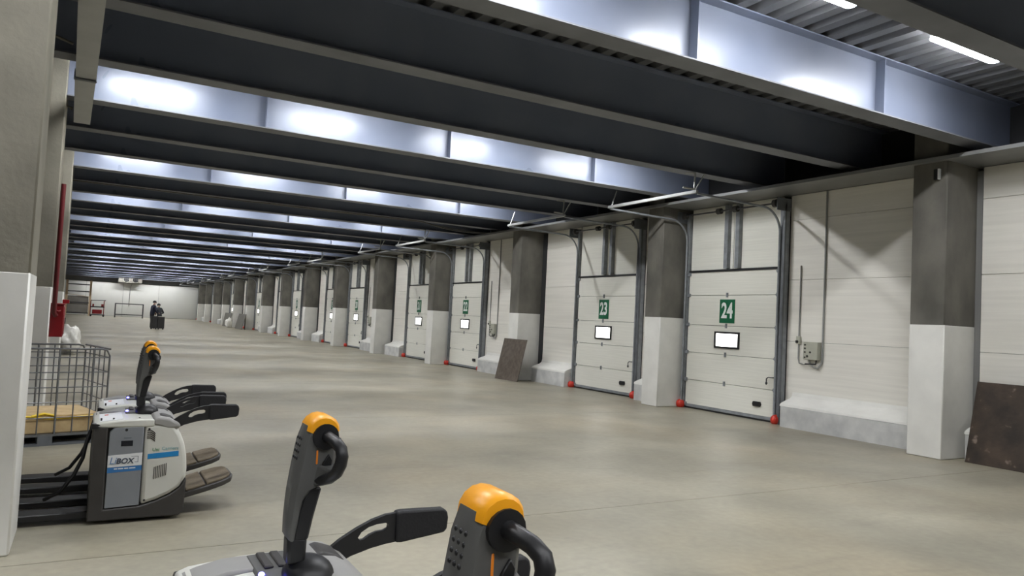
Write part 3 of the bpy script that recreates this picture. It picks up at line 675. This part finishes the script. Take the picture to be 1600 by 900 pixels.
# ================================================================== FAR END OF THE HALL
K = empty('storage_rack', (-2.35, 91.4, 0)); tag(K, 'tall tan post rack with grey goods against the far wall', 'rack')
for xx in (0, 2.2):
    for yy in (0, 1.0): MB().box(xx-.10, xx+.10, yy-.06, yy+.06, 0, 3.75).build('post', M_TANP, K)
for zz in (.25, 1.35, 2.55, 3.30): MB().box(0, 2.2, -.05, .05, zz-.05, zz+.05).box(0, 2.2, .95, 1.05, zz-.05, zz+.05).build('shelf_beam', M_DSTEEL, K)
MB().tube([(0, -.05, 2.25), (2.2, -.05, 2.0)], .03, 6).build('brace', M_TANP, K)
o = MB().box(-2.22, -.3, 91.5, 92.3, 1.40, 2.05).build('goods_box', M_GREYB, bevel=.02); tag(o, 'grey goods block on the second level of the tan rack', 'box', 'goods on the tan rack')
o = MB().box(-2.22, -.3, 91.5, 92.3, .30, 1.28).build('goods_box', M_GREYB, bevel=.02); tag(o, 'grey goods block on the lowest level of the tan rack', 'box', 'goods on the tan rack')
K = empty('trolley', (.0, 88, 0)); tag(K, 'red platform trolley with push frame near the far wall', 'trolley')
for xx in (-.05, 1.15): MB().tube([(xx, 0, .1), (xx, 0, 1.60), (xx+.1, 0, 1.68)], .04, 6).build('upright', M_FIRE, K, smooth=60)
MB().tube([(-.05, 0, 1.66), (1.3, 0, 1.70)], .04, 6).build('push_bar', M_DSTEEL, K)
MB().box(-.05, 1.2, -.3, .3, .95, 1.05).build('shelf', M_TROU, K); MB().box(.10, .25, -.25, .25, 1.05, 1.3).box(.9, 1.1, -.25, .25, 1.05, 1.3).build('clamp', M_FIRE, K)
MB().box(.12, 1.0, -.35, .35, .28, .72).build('red_tank', M_FIRE, K, bevel=.05); MB().box(-.1, 1.25, -.35, .35, .16, .24).build('platform', M_DSTEEL, K)
for xx in (.0, 1.15):
    for yy in (-.28, .28): MB().tube([(xx, yy-.03, .09), (xx, yy+.03, .09)], .09, 12).build('wheel', M_BLACK, K)
K = empty('guard_rail', (2.2, 88, 0)); tag(K, 'grey steel rail frame standing before the far wall', 'rail')
for xx in (0, 2.6): MB().box(xx-.06, xx+.06, -.05, .05, 0, 1.5).build('post', M_DSTEEL, K)
for zz in (1.45, .32): MB().box(0, 2.6, -.04, .04, zz-.05, zz+.05).build('rail', M_DSTEEL, K)
K = empty('unit_cooler', (2.45, YFAR-.09, 3.82)); tag(K, 'twin fan air cooler mounted high on the far wall', 'air cooler')
MB().box(0, 2.4, -.8, 0, .0, .72).build('casing', M_GREYB, K, bevel=.03)
for xx in (.82, 1.72):
    MB().tube([(xx, -.86, .36), (xx, -.79, .36)], .34, 20).build('fan_ring', M_BOXG, K, smooth=60)
    f_ = MB().tube([(xx, -.875, .36), (xx, -.80, .36)], .29, 20).build('fan_mouth', M_BLACK, K, smooth=60)
    for a in range(5):
        ca, sa = math.cos(a*1.2566), math.sin(a*1.2566)
        MB().add([(xx+ca*.05, -.885, .36+sa*.05), (xx+ca*.26-sa*.06, -.885, .36+sa*.26+ca*.06), (xx+ca*.26+sa*.06, -.90, .36+sa*.26-ca*.06), (xx+ca*.05, -.89, .36+sa*.05+.01)], [(0, 1, 2, 3)]).build('fan_blade', M_DSTEEL, f_)
o = MB().tube([(3.9, YFAR-.12, 3.80), (3.75, YFAR-.12, 3.3), (3.7, YFAR-.12, 1.2)], .03, 6).build('drain_pipe', M_COND, smooth=60); tag(o, 'thin grey drain pipe below the twin fan air cooler', 'pipe')

# two people behind dark crates
for i, xx in enumerate((3.32, 3.73)):
    K = empty('storage_crate', (xx, 51.9, 0)); tag(K, ['dark crate on wheels before the bigger navy jacketed person', 'dark crate on wheels before the smaller person with bent arm'][i], 'crate')
    MB().box(0, .38, 0, .45, .07, .80).build('body', M_BIN, K, bevel=.015); MB().box(-.01, .39, -.01, .46, .80, .83).build('rim', M_BOXG if i else M_BIN, K)
    for a in (.06, .32):
        for b in (.06, .39): MB().tube([(a, b-.015, .035), (a, b+.015, .035)], .035, 10).build('castor', M_BLACK, K)
def person(label, loc, rz, joints, edges, jacket, head):
    me = bpy.data.meshes.new('person'); names = list(joints)
    me.from_pydata([joints[n][:3] for n in names], [], []); bm = bmesh.new(); bm.from_mesh(me); bm.verts.ensure_lookup_table()
    for a, b in edges: bm.edges.new((bm.verts[names.index(a)], bm.verts[names.index(b)]))
    bm.to_mesh(me); bm.free()
    o = bpy.data.objects.new('person', me); COL.objects.link(o)
    o.modifiers.new('skin', 'SKIN')
    for v, n in zip(me.skin_vertices[0].data, names):
        r = joints[n][3]; v.radius = r if isinstance(r, tuple) else (r, r); v.use_root = n == 'pelvis'
    sd = o.modifiers.new('sub', 'SUBSURF'); sd.levels = 2; sd.render_levels = 2
    dg = bpy.context.evaluated_depsgraph_get(); m2 = bpy.data.meshes.new_from_object(o.evaluated_get(dg))
    bpy.data.objects.remove(o)
    m2.materials.clear()
    for m in (jacket, M_TROU, M_SKIN, M_BLACK): m2.materials.append(m)
    hands = [Vector(joints[n][:3]) for n in names if n.startswith('hand')]
    for p in m2.polygons:
        c = p.center; mi = 0
        if c.z < .08: mi = 3
        elif c.z < joints['pelvis'][2]-.04 and not any((c-h).length < .25 for h in hands): mi = 1
        if (c-Vector(joints['head'][:3])).length < .17 and c.z > joints['neck'][2]+.02: mi = 2
        if any((c-h).length < .085 for h in hands): mi = 2
        p.material_index = mi; p.use_smooth = True
    ob = link('person', m2); ob.location = loc; ob.rotation_euler = (0, 0, rz); tag(ob, label, 'person')
    hx, hy, hz = joints['head'][:3]
    hb = MB(); hb.ball((hx, hy-.015, hz+.045), .105, .12, .115, 12, 8, t0=math.pi*.42); hb.build('hair', M_HAIR, ob, smooth=80)
    fc = MB(); fc.ball((hx, hy+.105, hz-.01), .016, .025, .025, 8, 5); fc.build('nose', M_SKIN, ob, smooth=80)
    for s in (-1, 1):
        MB().ball((hx+s*.035, hy+.09, hz+.02), .012, .012, .009, 8, 5).build('eye', M_HAIR, ob, smooth=80)
        MB().ball((hx+s*.098, hy, hz+.0), .014, .022, .032, 8, 5).build('ear', M_SKIN, ob, smooth=80)
    MB().ball((hx, hy+.09, hz-.065), .028, .014, .007, 8, 4).build('mouth', M_FIRE, ob, smooth=80)
    # five fingers to each hand
    for n in names:
        if not n.startswith('hand'): continue
        h = Vector(joints[n][:3]); el = Vector(joints['elbow'+n[4:]][:3]); d = (h-el).normalized(); sd_ = d.cross(Vector((0, 0, 1)));  sd_ = sd_.normalized() if sd_.length > .1 else Vector((0, 1, 0)); nn = sd_.cross(d)
        for j, (off, ln) in enumerate(((-.028, .062), (-.010, .078), (.010, .074), (.027, .055))):
            b0 = h+sd_*off+d*.02; MB().tube([b0, b0+d*ln*.6-nn*.006, b0+d*ln-nn*.03], [.009, .0085, .007], 6).build('finger', M_SKIN, ob, smooth=80)
        b0 = h-sd_*.03; MB().tube([b0, b0-sd_*.025+d*.03, b0-sd_*.025+d*.055], [.010, .009, .008], 6).build('thumb', M_SKIN, ob, smooth=80)
    return ob
E_ = [('pelvis', 'waist'), ('waist', 'chest'), ('chest', 'neck'), ('neck', 'head'), ('chest', 'shoulder_a'), ('shoulder_a', 'elbow_a'), ('elbow_a', 'hand_a'), ('chest', 'shoulder_b'), ('shoulder_b', 'elbow_b'), ('elbow_b', 'hand_b'),
      ('pelvis', 'hip_a'), ('hip_a', 'knee_a'), ('knee_a', 'ankle_a'), ('ankle_a', 'toe_a'), ('pelvis', 'hip_b'), ('hip_b', 'knee_b'), ('knee_b', 'ankle_b'), ('ankle_b', 'toe_b')]
def figure(H, lean, arms):
    s = H/1.75; j = {
     'pelvis': (0, 0, .94*s, (.17*s, .13*s)), 'waist': (0, lean*.3, 1.12*s, (.17*s, .13*s)), 'chest': (0, lean*.7, 1.33*s, (.20*s, .14*s)), 'neck': (0, lean, 1.50*s, (.062, .062)), 'head': (0, lean+.03, 1.63*s, (.09, .105)),
     'shoulder_a': (-.19*s, lean*.8, 1.41*s, .085), 'shoulder_b': (.19*s, lean*.8, 1.41*s, .085),
     'hip_a': (-.10*s, 0, .88*s, .095), 'hip_b': (.10*s, 0, .88*s, .095), 'knee_a': (-.11*s, .03, .49*s, .072), 'knee_b': (.11*s, .03, .49*s, .072),
     'ankle_a': (-.12*s, 0, .09*s, .05), 'ankle_b': (.12*s, 0, .09*s, .05), 'toe_a': (-.13*s, .16, .045, .042), 'toe_b': (.13*s, .16, .045, .042)}
    j.update(arms); return j
person('person in a bulky navy jacket standing turned behind the dark crates', (3.42, 52.75, 0), -1.2,
       figure(1.78, .10, {'elbow_a': (-.30, .10, 1.12, .066), 'hand_a': (-.20, .34, 1.00, .045), 'elbow_b': (.30, .10, 1.12, .066), 'hand_b': (.20, .34, 1.02, .045)}), E_, M_NAVY, None)
person('shorter person in charcoal with bent arm standing behind the dark crates', (3.92, 53.45, 0), .6,
       figure(1.60, .14, {'elbow_a': (-.34, -.02, 1.03, .060), 'hand_a': (-.20, .16, .92, .042), 'elbow_b': (.32, .05, 1.03, .060), 'hand_b': (.16, .26, .98, .042)}), E_, M_CHAR, None)
